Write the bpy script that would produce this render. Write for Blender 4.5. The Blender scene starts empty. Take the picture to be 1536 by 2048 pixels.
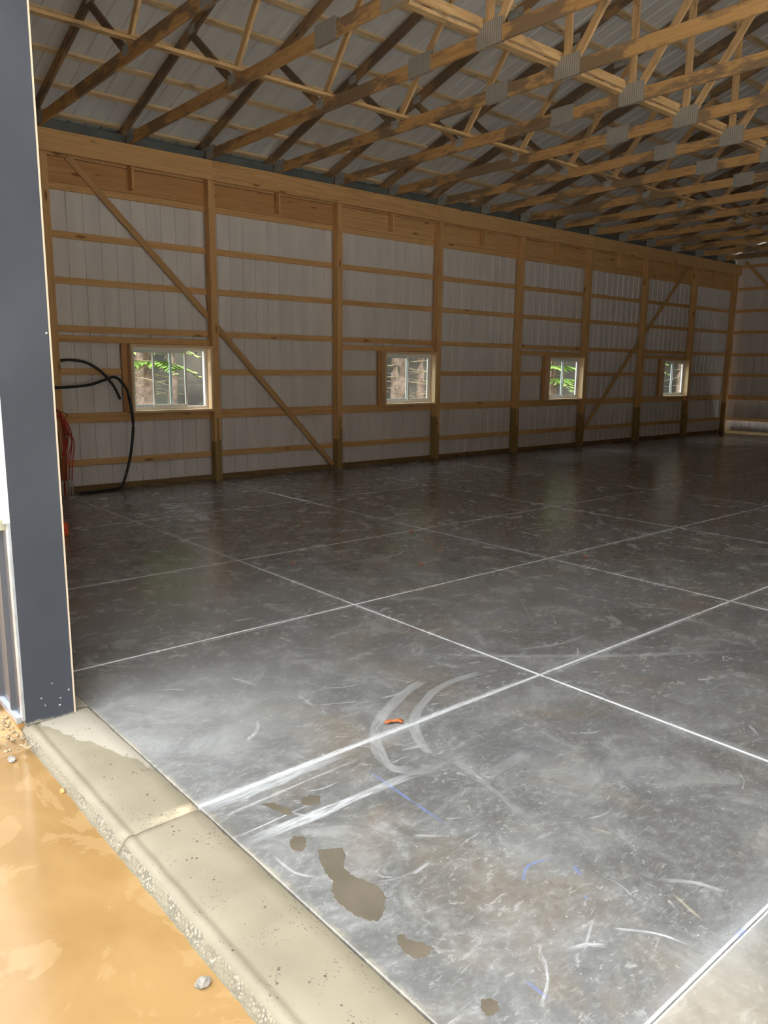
import bpy, bmesh, math, random
from mathutils import Vector, Matrix, noise
random.seed(7)
SC = bpy.context.scene
COL = SC.collection

# ------------------------------------------------------------------ camera
CAM_Z, FPX = 1.7963, 1549.3
YAW, PITCH, ROLL = 0.7071, 0.1834, 0.0104
cf = Vector((math.sin(YAW)*math.cos(PITCH), math.cos(YAW)*math.cos(PITCH), -math.sin(PITCH)))
cr = Vector((math.cos(YAW), -math.sin(YAW), 0)); cu = cr.cross(cf)
r2 = cr*math.cos(ROLL)+cu*math.sin(ROLL); u2 = cu*math.cos(ROLL)-cr*math.sin(ROLL)
cam = bpy.data.cameras.new('camera'); cam_o = bpy.data.objects.new('camera', cam); COL.objects.link(cam_o)
cam.sensor_fit = 'VERTICAL'; cam.sensor_height = 24.0; cam.sensor_width = 18.0
cam.lens = FPX/2048*24.0; cam.clip_start = 0.05; cam.clip_end = 400
cam_o.matrix_world = Matrix(((r2.x, u2.x, -cf.x, 0), (r2.y, u2.y, -cf.y, 0), (r2.z, u2.z, -cf.z, CAM_Z), (0, 0, 0, 1)))
SC.camera = cam_o

# ------------------------------------------------------------------ overcast sky and exposure
world = bpy.data.worlds.new('overcast_sky'); SC.world = world; world.use_nodes = True
bg = world.node_tree.nodes['Background']
bg.inputs[0].default_value = (0.93, 0.97, 1.0, 1); bg.inputs[1].default_value = 8.6
SC.view_settings.view_transform = 'Standard'; SC.view_settings.look = 'None'
SC.view_settings.gamma = 1; SC.view_settings.use_curve_mapping = False
SC.view_settings.exposure = 0.0
SC.cycles.max_bounces = 8; SC.cycles.diffuse_bounces = 5; SC.cycles.glossy_bounces = 3
SC.cycles.transparent_max_bounces = 12; SC.cycles.sample_clamp_indirect = 6.0
SC.cycles.use_denoising = True
SC.cycles.use_adaptive_sampling = True; SC.cycles.adaptive_threshold = 0.02

# ------------------------------------------------------------------ measures (metres)
YW = 11.134              # inner face of the window-wall posts
XR = 6.075; BAY = 2.438  # right face of the second post in view; post spacing
POSTW = 0.112
RIDGE = 3.60; YR = 2*RIDGE-YW
SLOPE = 0.315
XF, XB = 1.0, 23.13      # outside of front gable, siding of back gable
DY0, DY1, DZ = -2.6, 3.94, 4.5   # big door opening
RD0, RD1 = 2.0, 9.1       # opening added in the unseen right wall to let in more daylight
JX = [1.333, 3.568, 5.969, 8.377, 10.78, 13.185, 15.59, 17.995, 20.4, 22.98]
JY = [YR-.16, -2.65, -0.86, 0.93, 2.7225, 4.5173, 6.2915, 8.6726, YW+.16]
def zchord(y): return 5.073+SLOPE*(11.38-(y if y >= RIDGE else 2*RIDGE-y))
def zroof(y): return zchord(y)+0.114

# ------------------------------------------------------------------ node helpers
class NT:
    def __init__(s, mat):
        mat.use_nodes = True; s.t = mat.node_tree; s.n = s.t.nodes; s.l = s.t.links
        s.b = s.n.get('Principled BSDF'); s.out = s.n.get('Material Output')
    def set(s, sock, v):
        if isinstance(v, bpy.types.NodeSocket): s.l.new(v, sock)
        elif v is not None:
            if sock.type == 'RGBA' and len(v) == 3: v = (*v, 1)
            sock.default_value = v
    def node(s, typ, **kw):
        n = s.n.new(typ)
        for k, v in kw.items(): setattr(n, k, v)
        return n
    def math(s, op, a, b=0.0, c=None, clamp=False):
        n = s.node('ShaderNodeMath', operation=op, use_clamp=clamp); s.set(n.inputs[0], a); s.set(n.inputs[1], b)
        if c is not None: s.set(n.inputs[2], c)
        return n.outputs[0]
    def vmath(s, op, a, b=None, scale=None):
        n = s.node('ShaderNodeVectorMath', operation=op); s.set(n.inputs[0], a)
        if b is not None: s.set(n.inputs[1], b)
        if scale is not None: s.set(n.inputs['Scale'], scale)
        return n.outputs['Value'] if op in ('DOT_PRODUCT', 'LENGTH', 'DISTANCE') else n.outputs[0]
    def pos(s): return s.node('ShaderNodeNewGeometry').outputs['Position']
    def obj(s): return s.node('ShaderNodeTexCoord').outputs['Object']
    def rnd(s): return s.node('ShaderNodeObjectInfo').outputs['Random']
    def mapv(s, v, scale=(1, 1, 1), loc=(0, 0, 0), rot=(0, 0, 0)):
        n = s.node('ShaderNodeMapping'); s.set(n.inputs[0], v); s.set(n.inputs[1], loc)
        n.inputs[2].default_value = rot; n.inputs[3].default_value = scale
        return n.outputs[0]
    def noise(s, v, scale=1.0, detail=3.0, rough=0.55, dist=0.0):
        n = s.node('ShaderNodeTexNoise'); s.set(n.inputs['Vector'], v)
        n.inputs['Scale'].default_value = scale; n.inputs['Detail'].default_value = detail
        n.inputs['Roughness'].default_value = rough; n.inputs['Distortion'].default_value = dist
        return n.outputs['Fac']
    def voro(s, v, scale=1.0, rand=1.0):
        n = s.node('ShaderNodeTexVoronoi'); s.set(n.inputs['Vector'], v)
        n.inputs['Scale'].default_value = scale; n.inputs['Randomness'].default_value = rand
        return n.outputs['Distance']
    def mr(s, v, a, b, c=0.0, d=1.0, smooth=True):
        n = s.node('ShaderNodeMapRange', interpolation_type='SMOOTHSTEP' if smooth else 'LINEAR')
        s.set(n.inputs[0], v)
        for i, x in enumerate((a, b, c, d)): s.set(n.inputs[i+1], x)
        return n.outputs[0]
    def mix(s, f, a, b, blend='MIX'):
        n = s.node('ShaderNodeMix', data_type='RGBA', blend_type=blend)
        s.set(n.inputs[0], f); s.set(n.inputs[6], a); s.set(n.inputs[7], b)
        return n.outputs[2]
    def bump(s, h, strength=0.3, dist=0.01, normal=None):
        n = s.node('ShaderNodeBump'); n.inputs['Strength'].default_value = strength
        n.inputs['Distance'].default_value = dist; s.set(n.inputs['Height'], h)
        if normal is not None: s.set(n.inputs['Normal'], normal)
        return n.outputs[0]
    def done(s, color=None, rough=None, normal=None, metal=None, spec=None):
        i = s.b.inputs
        if color is not None: s.set(i['Base Color'], color)
        if rough is not None: s.set(i['Roughness'], rough)
        if normal is not None: s.set(i['Normal'], normal)
        if metal is not None: s.set(i['Metallic'], metal)
        if spec is not None: s.set(i['Specular IOR Level'], spec)
def newmat(name):
    m = bpy.data.materials.new(name); return m, NT(m)

def wood(name, c_lo, c_hi, c_dark, weather=None, wamt=0.0, rough=0.75, knots=True):
    """sawn softwood: grain runs along the object's local X"""
    m, t = newmat(name)
    r = t.rnd()
    off = t.node('ShaderNodeCombineXYZ'); t.set(off.inputs[0], t.math('MULTIPLY', r, 37.0)); t.set(off.inputs[1], t.math('MULTIPLY', r, 91.0)); t.set(off.inputs[2], t.math('MULTIPLY', r, 53.0))
    v = t.vmath('ADD', t.obj(), off.outputs[0])
    g = t.noise(t.mapv(v, (0.9, 16, 16)), 1.6, 4, 0.6, 0.6)
    c = t.mix(t.mr(g, 0.3, 0.7), c_lo, c_hi)
    c = t.mix(t.math('MULTIPLY', r, 0.55), c, c_hi)
    fine = t.noise(t.mapv(v, (3, 90, 90)), 1.2, 2)
    c = t.mix(t.mr(fine, 0.55, 0.8, 0, 0.35), c, c_dark)
    if knots:
        k = t.voro(t.mapv(v, (1.5, 5.0, 5.0)), 1.0)
        c = t.mix(t.mr(k, 0.05, 0.16, 0.85, 0.0), c, c_dark)
    if weather is not None:
        w = t.noise(t.mapv(v, (0.8, 2.2, 2.2)), 1.3, 5, 0.62)
        c = t.mix(t.mr(w, 0.62-wamt*0.3, 0.70-wamt*0.3), c, weather)
        w2 = t.noise(t.mapv(v, (3.0, 9, 9)), 1.1, 3)
        c = t.mix(t.mr(w2, 0.56, 0.72, 0, 0.5), c, c_dark)
    t.done(c, rough, t.bump(g, 0.25, 0.003), spec=0.25)
    return m
def plain(name, c, rough=0.5, metal=0.0, spec=None, var=0.0, scale=3.0):
    m, t = newmat(name)
    col = (*c, 1)
    if var:
        n = t.noise(t.obj(), scale, 4)
        col = t.mix(t.mr(n, 0.3, 0.7), tuple(x*(1-var) for x in c), tuple(min(1, x*(1+var)) for x in c))
    t.done(col, rough, metal=metal, spec=spec)
    return m

# ------------------------------------------------------------------ materials
M = {}
M['pine'] = wood('pine', (0.575, 0.325, 0.131), (0.775, 0.488, 0.225), (0.250, 0.106, 0.037))
M['pine_red'] = wood('pine_red', (0.468, 0.221, 0.091), (0.650, 0.364, 0.156), (0.208, 0.065, 0.033))
M['pine_lit'] = wood('lit_pine', (.70, .50, .29), (.84, .64, .40), (.45, .27, .13))  # paler copy of the pine, window light on the boxes put into its colour
M['treated'] = wood('treated_pine', (0.264, 0.171, 0.066), (0.396, 0.275, 0.116), (0.110, 0.066, 0.028))
M['skirt'] = wood('skirt_wood', (.16, .10, .045), (.26, .17, .075), (.06, .035, .02))
M['truss'] = wood('truss_lumber', (.50, .28, .11), (.68, .42, .18), (.22, .13, .07), (.30, .205, .125), 0.45)
M['truss_top'] = wood('truss_top_lumber', (.34, .21, .11), (.44, .28, .15), (.13, .085, .055), (.21, .15, .105), 0.6)
M['web'] = wood('web_lumber', (.60, .37, .17), (.78, .54, .28), (.26, .15, .07), (.40, .28, .16), 0.25)
M['purlin'] = wood('purlin_lumber', (.66, .48, .27), (.80, .62, .39), (.32, .20, .10), (.55, .41, .25), 0.3)
M['brace'] = wood('brace_lumber', (0.480, 0.288, 0.132), (0.648, 0.408, 0.192), (0.192, 0.096, 0.042))

def metal_back():
    m, t = newmat('siding_backside')
    v = t.pos()
    n = t.noise(t.mapv(v, (3.0, 3.0, 0.35)), 1.5, 3)
    c = t.mix(t.mr(n, 0.3, 0.75), (.73, .70, .69), (.83, .80, .79))
    d = t.noise(t.mapv(v, (30, 30, 30)), 1.0, 2)
    sep = t.node('ShaderNodeSeparateXYZ'); t.set(sep.inputs[0], v)
    low = t.mr(sep.outputs[2], 0.1, 0.6, 1, 0)
    c = t.mix(t.math('MULTIPLY', t.mr(d, 0.66, 0.72, 0, .8), low), c, (.16, .14, .12))
    t.done(c, 0.45, spec=0.4)
    return m
M['siding'] = metal_back()
def roof_metal():
    m, t = newmat('roof_underside')
    n = t.noise(t.mapv(t.pos(), (4.0, 0.6, 0.6)), 1.5, 4)
    c = t.mix(t.mr(n, 0.3, 0.75), (.70, .705, .71), (.80, .80, .80))
    t.done(c, 0.45, metal=0.0, spec=0.5)
    return m
M['roof'] = roof_metal()
M['white_paint'] = plain('white_siding_paint', (.86, .85, .83), 0.35, var=.03)
M['dark_paint'] = plain('charcoal_paint', (.062, .066, .078), 0.32, spec=0.5, var=.10, scale=1.3)
def jamb_mat():
    m, t = newmat('jamb_charcoal')
    v = t.pos()
    n = t.noise(v, 1.5, 4)
    c = t.mix(t.mr(n, .3, .7), (.043, .048, .060), (.057, .063, .077))
    sep = t.node('ShaderNodeSeparateXYZ'); t.set(sep.inputs[0], v)
    sp = t.mr(t.voro(v, 26.0), .10, .17, 1, 0)
    msk = t.mr(t.noise(v, 9, 2), .5, .6)
    low = t.mr(sep.outputs[2], .03, .30, 1, 0.0)
    c = t.mix(t.math('MULTIPLY', t.math('MULTIPLY', sp, msk), low), c, (.62, .60, .55))
    edge = t.mr(t.math('ADD', sep.outputs[2], t.math('MULTIPLY', t.noise(v, 22, 3), .05)), .03, .045, 1, 0)
    c = t.mix(t.math('MULTIPLY', edge, .85), c, (.30, .27, .21))
    t.done(c, .42, spec=.4)
    return m
M['jamb'] = jamb_mat()
M['cream_trim'] = plain('cream_trim', (.62, .50, .36), 0.4)
M['tan_trim'] = plain('tan_trim', (.36, .34, .24), 0.35)
M['eave'] = plain('eave_strip_grey', (.13, .15, .155), .6, var=.2)
M['galv'] = plain('galvanised', (.52, .55, .58), 0.35, metal=.6, var=.15, scale=9)
M['clay_board'] = plain('clay_stained_board', (.42, .23, .07), 0.7, var=.2, scale=6)
M['vinyl'] = plain('white_vinyl', (.90, .90, .89), 0.35)
M['vinyl_blue'] = plain('pale_vinyl', (.76, .86, .87), 0.35)
def glass():
    m = bpy.data.materials.new('window_glass'); m.use_nodes = True
    nt = m.node_tree; n = nt.nodes; n.clear()
    o = n.new('ShaderNodeOutputMaterial'); mx = n.new('ShaderNodeMixShader'); tr = n.new('ShaderNodeBsdfTransparent'); gl = n.new('ShaderNodeBsdfGlossy'); fr = n.new('ShaderNodeMapRange'); lw = n.new('ShaderNodeLayerWeight'); lw.inputs[0].default_value = .5
    tr.inputs[0].default_value = (.93, .96, .95, 1); gl.inputs[1].default_value = 0.02; nt.links.new(lw.outputs['Facing'], fr.inputs[0]); fr.interpolation_type = 'SMOOTHSTEP'; fr.inputs[1].default_value = .35; fr.inputs[2].default_value = 1.0; fr.inputs[3].default_value = .03; fr.inputs[4].default_value = .55
    nt.links.new(fr.outputs[0], mx.inputs[0]); nt.links.new(tr.outputs[0], mx.inputs[1]); nt.links.new(gl.outputs[0], mx.inputs[2]); nt.links.new(mx.outputs[0], o.inputs[0])
    return m
M['glass'] = glass()
def nailplate():
    m, t = newmat('nail_plate')
    v = t.obj()
    w = t.node('ShaderNodeTexWave', wave_type='BANDS', bands_direction='X'); t.set(w.inputs[0], v); w.inputs['Scale'].default_value = 11; w.inputs['Distortion'].default_value = 0.4
    n = t.noise(v, 9, 3)
    c = t.mix(t.mr(w.outputs[1], .45, .8, 0, .7), (.52, .50, .46), (.20, .19, .175))
    c = t.mix(t.mr(n, .35, .75, 0, .5), c, (.36, .35, .33))
    t.done(c, .5, metal=.2)
    return m
M['plate'] = nailplate()
M['heel_plate'] = plain('heel_plate', (.40, .41, .40), .5, metal=.1, var=.2, scale=12)
M['black_pipe'] = plain('black_poly', (.012, .012, .013), .35)
M['red_tube'] = plain('red_tubing', (.55, .055, .025), .4, var=.25, scale=5)
M['pvc'] = plain('white_pvc', (.62, .60, .56), .4)
M['orange'] = plain('orange_plastic', (.80, .10, .02), .4)
M['leaf'] = plain('dry_leaf', (.55, .16, .05), .6, var=.3, scale=40)
M['stone'] = plain('pale_stone', (.22, .20, .17), .8, var=.35, scale=30)
M['steel'] = plain('screw_steel', (.7, .7, .68), .3, metal=.6)

def concrete_sill():
    m, t = newmat('sill_concrete')
    v = t.pos()
    sep = t.node('ShaderNodeSeparateXYZ'); t.set(sep.inputs[0], v); X, Y, Z = sep.outputs
    n = t.noise(v, 3.0, 5)
    c = t.mix(t.mr(n, .3, .7), (.178, .151, .103), (.218, .188, .131))
    # drier pale area by the inner edge near the jamb
    wob = t.math('MULTIPLY', t.math('SUBTRACT', t.noise(v, 7, 3), .5), .12)
    lim = t.math('ADD', t.mr(Y, 3.25, 3.92, 1.30, 1.06, smooth=False), wob)
    dry = t.math('MULTIPLY', t.mr(t.math('SUBTRACT', X, lim), -.006, .006), t.mr(t.math('ADD', Y, wob), 3.12, 3.2))
    c = t.mix(t.math('MULTIPLY', dry, .85), c, (.34, .305, .245))
    # tan dust along the saw cut
    cut = t.math('ABSOLUTE', t.math('SUBTRACT', Y, 2.735))
    dust = t.math('MULTIPLY', t.mr(cut, .01, .055, 1, 0), t.mr(X, 1.08, 1.28, .15, 1))
    c = t.mix(t.math('MULTIPLY', dust, t.mr(t.noise(v, 14, 3), .35, .6, .3, .9)), c, (.46, .37, .25))
    # air holes in the surface
    pits = t.math('MULTIPLY', t.mr(t.voro(v, 34.0), .13, .2, 1, 0), t.mr(t.noise(v, 10, 2), .50, .62))
    pits2 = t.math('MULTIPLY', t.mr(t.voro(v, 75.0), .14, .22, .8, 0), t.mr(t.noise(v, 5, 2), .48, .6))
    pit = t.math('MAXIMUM', pits, pits2)
    top = t.mr(Z, -.004, -.001)
    c = t.mix(t.math('MULTIPLY', pit, t.math('MULTIPLY', top, .85)), c, (.05, .045, .036))
    # exposed stones on the outer face
    ag = t.voro(v, 85.0)
    face = t.mr(Z, -.020, -.010, 1, 0)
    agc = t.mix(t.mr(ag, .2, .55), (.33, .285, .205), (.14, .122, .09))
    c = t.mix(t.math('MULTIPLY', face, t.mr(t.noise(v, 9, 2), .42, .58, .1, .9)), c, agc)
    wet = t.mr(t.math('ADD', Z, t.math('MULTIPLY', t.noise(v, 16, 2), .02)), -.048, -.032, 1, 0)
    c = t.mix(t.math('MULTIPLY', wet, .7), c, (.16, .145, .10))
    h = t.math('ADD', t.math('MULTIPLY', ag, t.math('MULTIPLY', face, 1.0)), t.math('MULTIPLY', pit, -.6))
    t.done(c, .62, t.bump(h, .5, .006), spec=.35)
    return m
M['sill'] = concrete_sill()

MARKS=[
 ('w',0.02,0.8,[(1.335, 2.731), (2.2, 2.735), (2.9, 2.736), (3.574, 2.734)]),
 ('w',0.008,0.7,[(3.6, 2.69), (4.6, 2.70), (5.9, 2.69)]),
 ('w',0.010,0.6,[(6.0, 4.47), (7.2, 4.48), (8.3, 4.475)]),
 ('w',0.012,0.5,[(2.1, 4.48), (3.0, 4.49), (3.55, 4.50)]),
 ('w',0.05,0.6,[(1.34, 2.691), (2.163, 2.69)]),
 ('w',0.012,0.5,[(1.338, 2.594), (2.166, 2.618)]),
 ('w',0.042,0.75,[(1.34, 2.385), (2.356, 2.34)]),
 ('w',0.007,0.7,[(1.348, 2.436), (1.75, 2.445)]),
 ('w',0.045,0.38,[(2.978, 3.099), (2.768, 3.04), (2.513, 2.915), (2.346, 2.79), (2.222, 2.622), (2.165, 2.455), (2.23, 2.373)]),
 ('w',0.04,0.35,[(3.315, 2.973), (3.066, 2.98), (2.854, 2.927), (2.668, 2.829), (2.514, 2.689), (2.414, 2.53), (2.383, 2.428)]),
 ('w',0.02,0.4,[(2.302, 2.557), (2.455, 2.51)]),
 ('w',0.04,0.32,[(3.306, 3.353), (4.118, 2.676), (5.078, 2.04)]),
 ('w',0.025,0.3,[(3.775, 3.089), (4.147, 2.97), (4.523, 2.993)]),
 ('w',0.007,0.8,[(2.039, 1.216), (2.129, 1.106), (2.164, 1.008)]),
 ('w',0.008,0.5,[(2.026, 1.279), (1.86, 1.202)]),
 ('y',0.008,0.7,[(2.35, 1.172), (2.302, 1.038)]),
 ('y',0.008,0.6,[(2.464, 1.594), (2.5, 1.508)]),
 ('w',0.012,0.5,[(3.88, 1.618), (3.796, 1.522)]),
 ('b',0.008,0.6,[(1.995, 1.553), (2.085, 1.599), (2.201, 1.57)]),
 ('b',0.012,0.6,[(2.215, 1.492), (2.186, 1.438)]),
 ('b',0.02,0.5,[(2.381, 0.936), (2.299, 0.93)]),
 ('b',0.012,0.5,[(2.063, 2.51), (2.044, 2.203), (2.037, 1.972)]),
 ('b',0.01,0.5,[(2.102, 1.374), (2.1, 1.342)]),
 ('b',0.012,0.5,[(1.648, 1.256), (1.645, 1.161)]),
 ('w',0.014,0.7,[(5.965, 4.744), (5.973, 4.328)]),
 ('w',0.014,0.6,[(6.063, 4.667), (5.796, 4.322)]),
 ('w',0.014,0.7,[(7.078, 3.848), (7.523, 3.608)]),
 ('w',0.012,0.5,[(7.6, 3.917), (7.461, 3.629)]),
 ('w',0.01,0.6,[(1.719, 1.832), (1.826, 1.848)]),
 ('w',0.012,0.5,[(1.883, 2.008), (1.977, 1.926)]),
 ('w',0.01,0.5,[(1.39, 2.247), (1.4, 2.113), (1.454, 2.033)]),
 ('w',0.012,0.5,[(1.601, 2.447), (1.68, 2.312)]),
 ('w',0.02,0.5,[(2.112, 3.849), (2.183, 3.632)]),
 ('w',0.016,0.5,[(2.279, 3.393), (2.265, 3.205)]),
 ('w',0.008,0.6,[(2.3, 3.208), (2.521, 3.095)]),
 ('w',0.03,0.4,[(2.634, 4.742), (2.821, 4.709)]),
 ('w',0.02,0.4,[(2.746, 5.496), (2.837, 5.46)]),
 ('w',0.03,0.3,[(2.736, 5.972), (2.897, 5.747)]),
 ('w',0.07,0.35,[(2.502, 6.463), (2.778, 6.575), (2.962, 6.664)]),
 ('w',0.05,0.3,[(2.007, 6.263), (2.307, 6.411), (2.523, 6.405)]),
 ('w',0.006,0.4,[(4.762, 3.895), (4.277, 3.328)]),
 ('w',0.005,0.35,[(5.087, 5.121), (4.33, 3.655)]),
 ('w',0.005,0.4,[(5.514, 3.676), (4.365, 2.615)]),
 ('w',0.04,0.25,[(5.479, 3.804), (5.614, 3.219)]),
 ('w',0.05,0.3,[(4.886, 3.134), (4.757, 2.943)]),
 ('w',0.05,0.16,[(2.786, 2.161), (2.394, 2.126)]),
 ('w',0.03,0.18,[(2.428, 2.33), (2.394, 2.126), (2.301, 1.668)]),
]


def floor_mat():
    m, t = newmat('slab_concrete')
    flat = t.vmath('MULTIPLY', t.pos(), (1, 1, 0))
    sep = t.node('ShaderNodeSeparateXYZ'); t.set(sep.inputs[0], flat); X, Y, _ = sep.outputs
    def nz(scale, detail, rough, dist, loc, sc=(1, 1, 1), rot=0): return t.noise(t.mapv(flat, sc, loc, (0, 0, rot)), scale, detail, rough, dist)
    n1 = nz(.6, 4, .6, .5, (0, 0, 0))
    n2 = nz(3.2, 6, .70, .7, (3, 8, 0))
    c = t.mix(t.mr(n1, .32, .68), (.100, .097, .091), (.140, .138, .134))
    c = t.mix(t.mr(nz(1.3, 4, .6, .8, (7, 2, 0)), .50, .68, 0, .65), c, (.160, .130, .098))
    c = t.mix(t.mr(nz(1.0, 4, .6, .6, (1, 9, 0)), .52, .70, 0, .60), c, (.140, .148, .152))
    c = t.mix(t.mr(n2, .40, .78, 0, .72), c, (.275, .270, .255))
    c = t.mix(t.mr(n2, .22, .50, .38, 0), c, (.098, .088, .076))
    n3 = nz(21.0, 4, .74, .5, (2, 7, 0), (1, 1.5, 1), .7)
    c = t.mix(t.mr(n3, .48, .78, 0, .50), c, (.31, .305, .29))
    c = t.mix(t.mr(n3, .25, .46, .42, 0), c, (.075, .068, .060))
    # trowel sweeps: clusters of thin streaks
    for k, (rot, th, st) in enumerate(((.62, .54, .38), (-.2, .56, .32), (1.25, .57, .28))):
        s = nz(3.6, 4, .74, .8, (k*7.3, k*3.1, 0), (2.0, 11, 1), rot)
        g = nz(.9, 3, .6, .5, (k*11, 5-k*4, 0))
        c = t.mix(t.math('MULTIPLY', t.mr(s, th, th+.20, 0, st), t.mr(g, .46, .62)), c, (.38, .38, .365))
    # chalky scuffs in loose groups
    sc = nz(7.0, 5, .74, 1.2, (2, 4, 0), (1, 2.0, 1), .6)
    c = t.mix(t.math('MULTIPLY', t.mr(sc, .56, .78, 0, .7), t.mr(nz(.9, 3, .6, .3, (6, 6, 0)), .48, .60)), c, (.50, .49, .46))
    sc2 = nz(16.0, 3, .75, .8, (9, 1, 0), (1.7, 1, 1), -.4)
    c = t.mix(t.math('MULTIPLY', t.mr(sc2, .60, .72, 0, .5), t.mr(nz(1.6, 3, .6, .3, (5, 2, 0)), .52, .62)), c, (.50, .48, .44))
    # specks
    sp = t.math('MULTIPLY', t.mr(t.voro(flat, 26.0), .04, .09, 1, 0), t.mr(nz(2.2, 3, .6, 0, (0, 3, 0)), .47, .58))
    c = t.mix(t.math('MULTIPLY', sp, .75), c, (.60, .57, .52))
    # pale cloudy patch inside the door jamb
    dj = t.math('ADD', t.vmath('DISTANCE', t.mapv(flat, (1, .75, 1)), (1.62, 2.72, 0)), t.math('MULTIPLY', t.math('SUBTRACT', n2, .5), .9))
    c = t.mix(t.math('MULTIPLY', t.mr(dj, .15, .85, .62, 0), t.mr(n2, .35, .62, .35, 1)), c, (.300, .300, .290))
    # chalk and slurry along the saw cuts
    line = None
    for ax, js in ((X, JX[1:-1]), (Y, JY[1:-1])):
        for j in js:
            d = t.math('ABSOLUTE', t.math('SUBTRACT', ax, j))
            line = d if line is None else t.math('MINIMUM', line, d)
    brk = t.mr(nz(5.0, 5, .72, 0, (1, 1, 0)), .30, .55, .50, 1)
    c = t.mix(t.math('MULTIPLY', t.mr(line, .012, .075, .30, 0), t.mr(nz(1.7, 4, .7, 0, (4, 4, 0)), .40, .64)), c, (.40, .41, .42))
    c = t.mix(t.math('MULTIPLY', t.mr(line, .007, .0135, .95, 0), brk), c, (.60, .60, .59))
    # sand caught along the sill
    ed = t.math('ADD', t.math('SUBTRACT', X, 1.333), t.math('MULTIPLY', t.math('SUBTRACT', nz(9, 4, .6, 0, (0, 0, 0)), .5), .06))
    c = t.mix(t.math('MULTIPLY', t.mr(ed, .0, .022, .7, 0), t.mr(n2, .42, .6, .25, 1)), c, (.30, .26, .19))
    # warm outdoor glare painted into the slab colour beyond the first cut
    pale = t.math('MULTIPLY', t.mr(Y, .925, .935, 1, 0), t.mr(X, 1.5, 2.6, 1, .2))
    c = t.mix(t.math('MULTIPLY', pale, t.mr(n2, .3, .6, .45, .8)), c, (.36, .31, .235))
    rgh = t.math('ADD', t.mr(n2, .3, .7, .15, .30), t.math('MULTIPLY', t.mr(sc, .55, .7), .2))
    t.done(c, rgh, t.bump(t.math('ADD', n2, t.math('MULTIPLY', sc, .4)), .10, .004), spec=.45)
    return m
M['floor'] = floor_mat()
def chalk(name, col):
    m, t = newmat(name)
    at = t.node('ShaderNodeAttribute', attribute_name='film'); e = at.outputs['Fac']
    uv = t.node('ShaderNodeAttribute', attribute_name='run').outputs['Vector']
    n = t.noise(t.mapv(uv, (9, 130, 1)), 1.0, 4, .72)
    n2 = t.noise(t.mapv(uv, (14, 30, 1), (3, 1, 0)), 1.0, 4, .7)
    a = t.math('MULTIPLY', e, t.mr(n, .34, .60, .28, 1.0))
    a = t.math('MULTIPLY', a, t.mr(n2, .34, .58, .5, 1.0))
    t.done(col, .8, spec=.2); t.set(t.b.inputs['Alpha'], a)
    return m
M['chalk_w'] = chalk('white_slurry', (.58, .585, .58))
M['chalk_b'] = chalk('blue_chalk', (.20, .27, .56))
M['chalk_y'] = chalk('tan_scrape', (.58, .50, .34))
M['wet'] = plain('wet_patch', (.105, .088, .064), .15, spec=.5, var=.12, scale=6)
def mud_water():
    m, t = newmat('muddy_water')
    v = t.pos()
    n = t.noise(v, 1.6, 4, .55, .6)
    c = t.mix(t.mr(n, .3, .7), (.205, .118, .042), (.262, .158, .062))
    film = t.noise(t.mapv(v, (1, .7, 1), (4, 1, 0)), 3.2, 5, .6, .8)
    edge = t.mr(film, .54, .575, 0, .42)
    c = t.mix(edge, c, (.305, .197, .094))
    gr = t.math('MULTIPLY', t.mr(n, .2, .36, 1, 0), .6)
    c = t.mix(gr, c, (.15, .12, .05))
    sp = t.math('MULTIPLY', t.mr(t.voro(v, 16.0), .03, .055, 1, 0), t.mr(t.noise(v, 3, 2), .5, .62))
    c = t.mix(t.math('MULTIPLY', sp, .6), c, (.5, .4, .25))
    t.done(c, .16, t.bump(t.noise(v, 2.5, 2), .04, .01), spec=.5)
    return m
M['water'] = mud_water()
M['mud'] = plain('wet_clay', (.30, .18, .075), .8, var=.25, scale=5)
M['gravel'] = plain('gravel', (.28, .21, .12), .85, var=.35, scale=25)
M['yard'] = plain('clay_yard', (.60, .55, .46), .9, var=.1, scale=.7)
M['ground'] = plain('forest_ground', (.11, .085, .055), .95, var=.4, scale=.8)
M['woods'] = plain('screen_woods', (.055, .047, .034), .95, var=.5, scale=.5)
M['bark'] = plain('bark', (.26, .18, .135), .95, var=.4, scale=6)
M['twig'] = plain('dead_twig', (.34, .26, .15), .9, var=.3, scale=4)
def needle(name, a, b):
    m, t = newmat(name)
    n = t.noise(t.pos(), 2.0, 3)
    c = t.mix(t.mr(n, .35, .65), a, b)
    t.done(c, .6, spec=.2)
    return m
M['needles'] = needle('spruce_needles', (.16, .28, .05), (.36, .50, .12))
M['needles_dark'] = needle('spruce_needles_dark', (.05, .08, .035), (.13, .18, .07))

# ------------------------------------------------------------------ object helpers
def tag(o, label=None, cat=None, group=None, kind=None):
    if label: o['label'] = label
    if cat: o['category'] = cat
    if group: o['group'] = group
    if kind: o['kind'] = kind
    return o
def link(o, parent=None):
    COL.objects.link(o); o.parent = parent; return o
def empty(name, loc=(0, 0, 0), **kw):
    o = bpy.data.objects.new(name, None); o.location = loc; o.empty_display_size = .2; link(o)
    return tag(o, **kw)
def mesh(name, verts, faces, mat, parent=None, smooth=False, loc=(0, 0, 0)):
    me = bpy.data.meshes.new(name); me.from_pydata([tuple(v) for v in verts], [], faces); me.update()
    me.materials.append(M[mat] if isinstance(mat, str) else mat)
    if smooth: me.polygons.foreach_set('use_smooth', [True]*len(me.polygons))
    o = bpy.data.objects.new(name, me); o.location = loc
    return link(o, parent)
BOXF = [(0, 1, 3, 2), (4, 6, 7, 5), (0, 4, 5, 1), (2, 3, 7, 6), (0, 2, 6, 4), (1, 5, 7, 3)]
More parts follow.
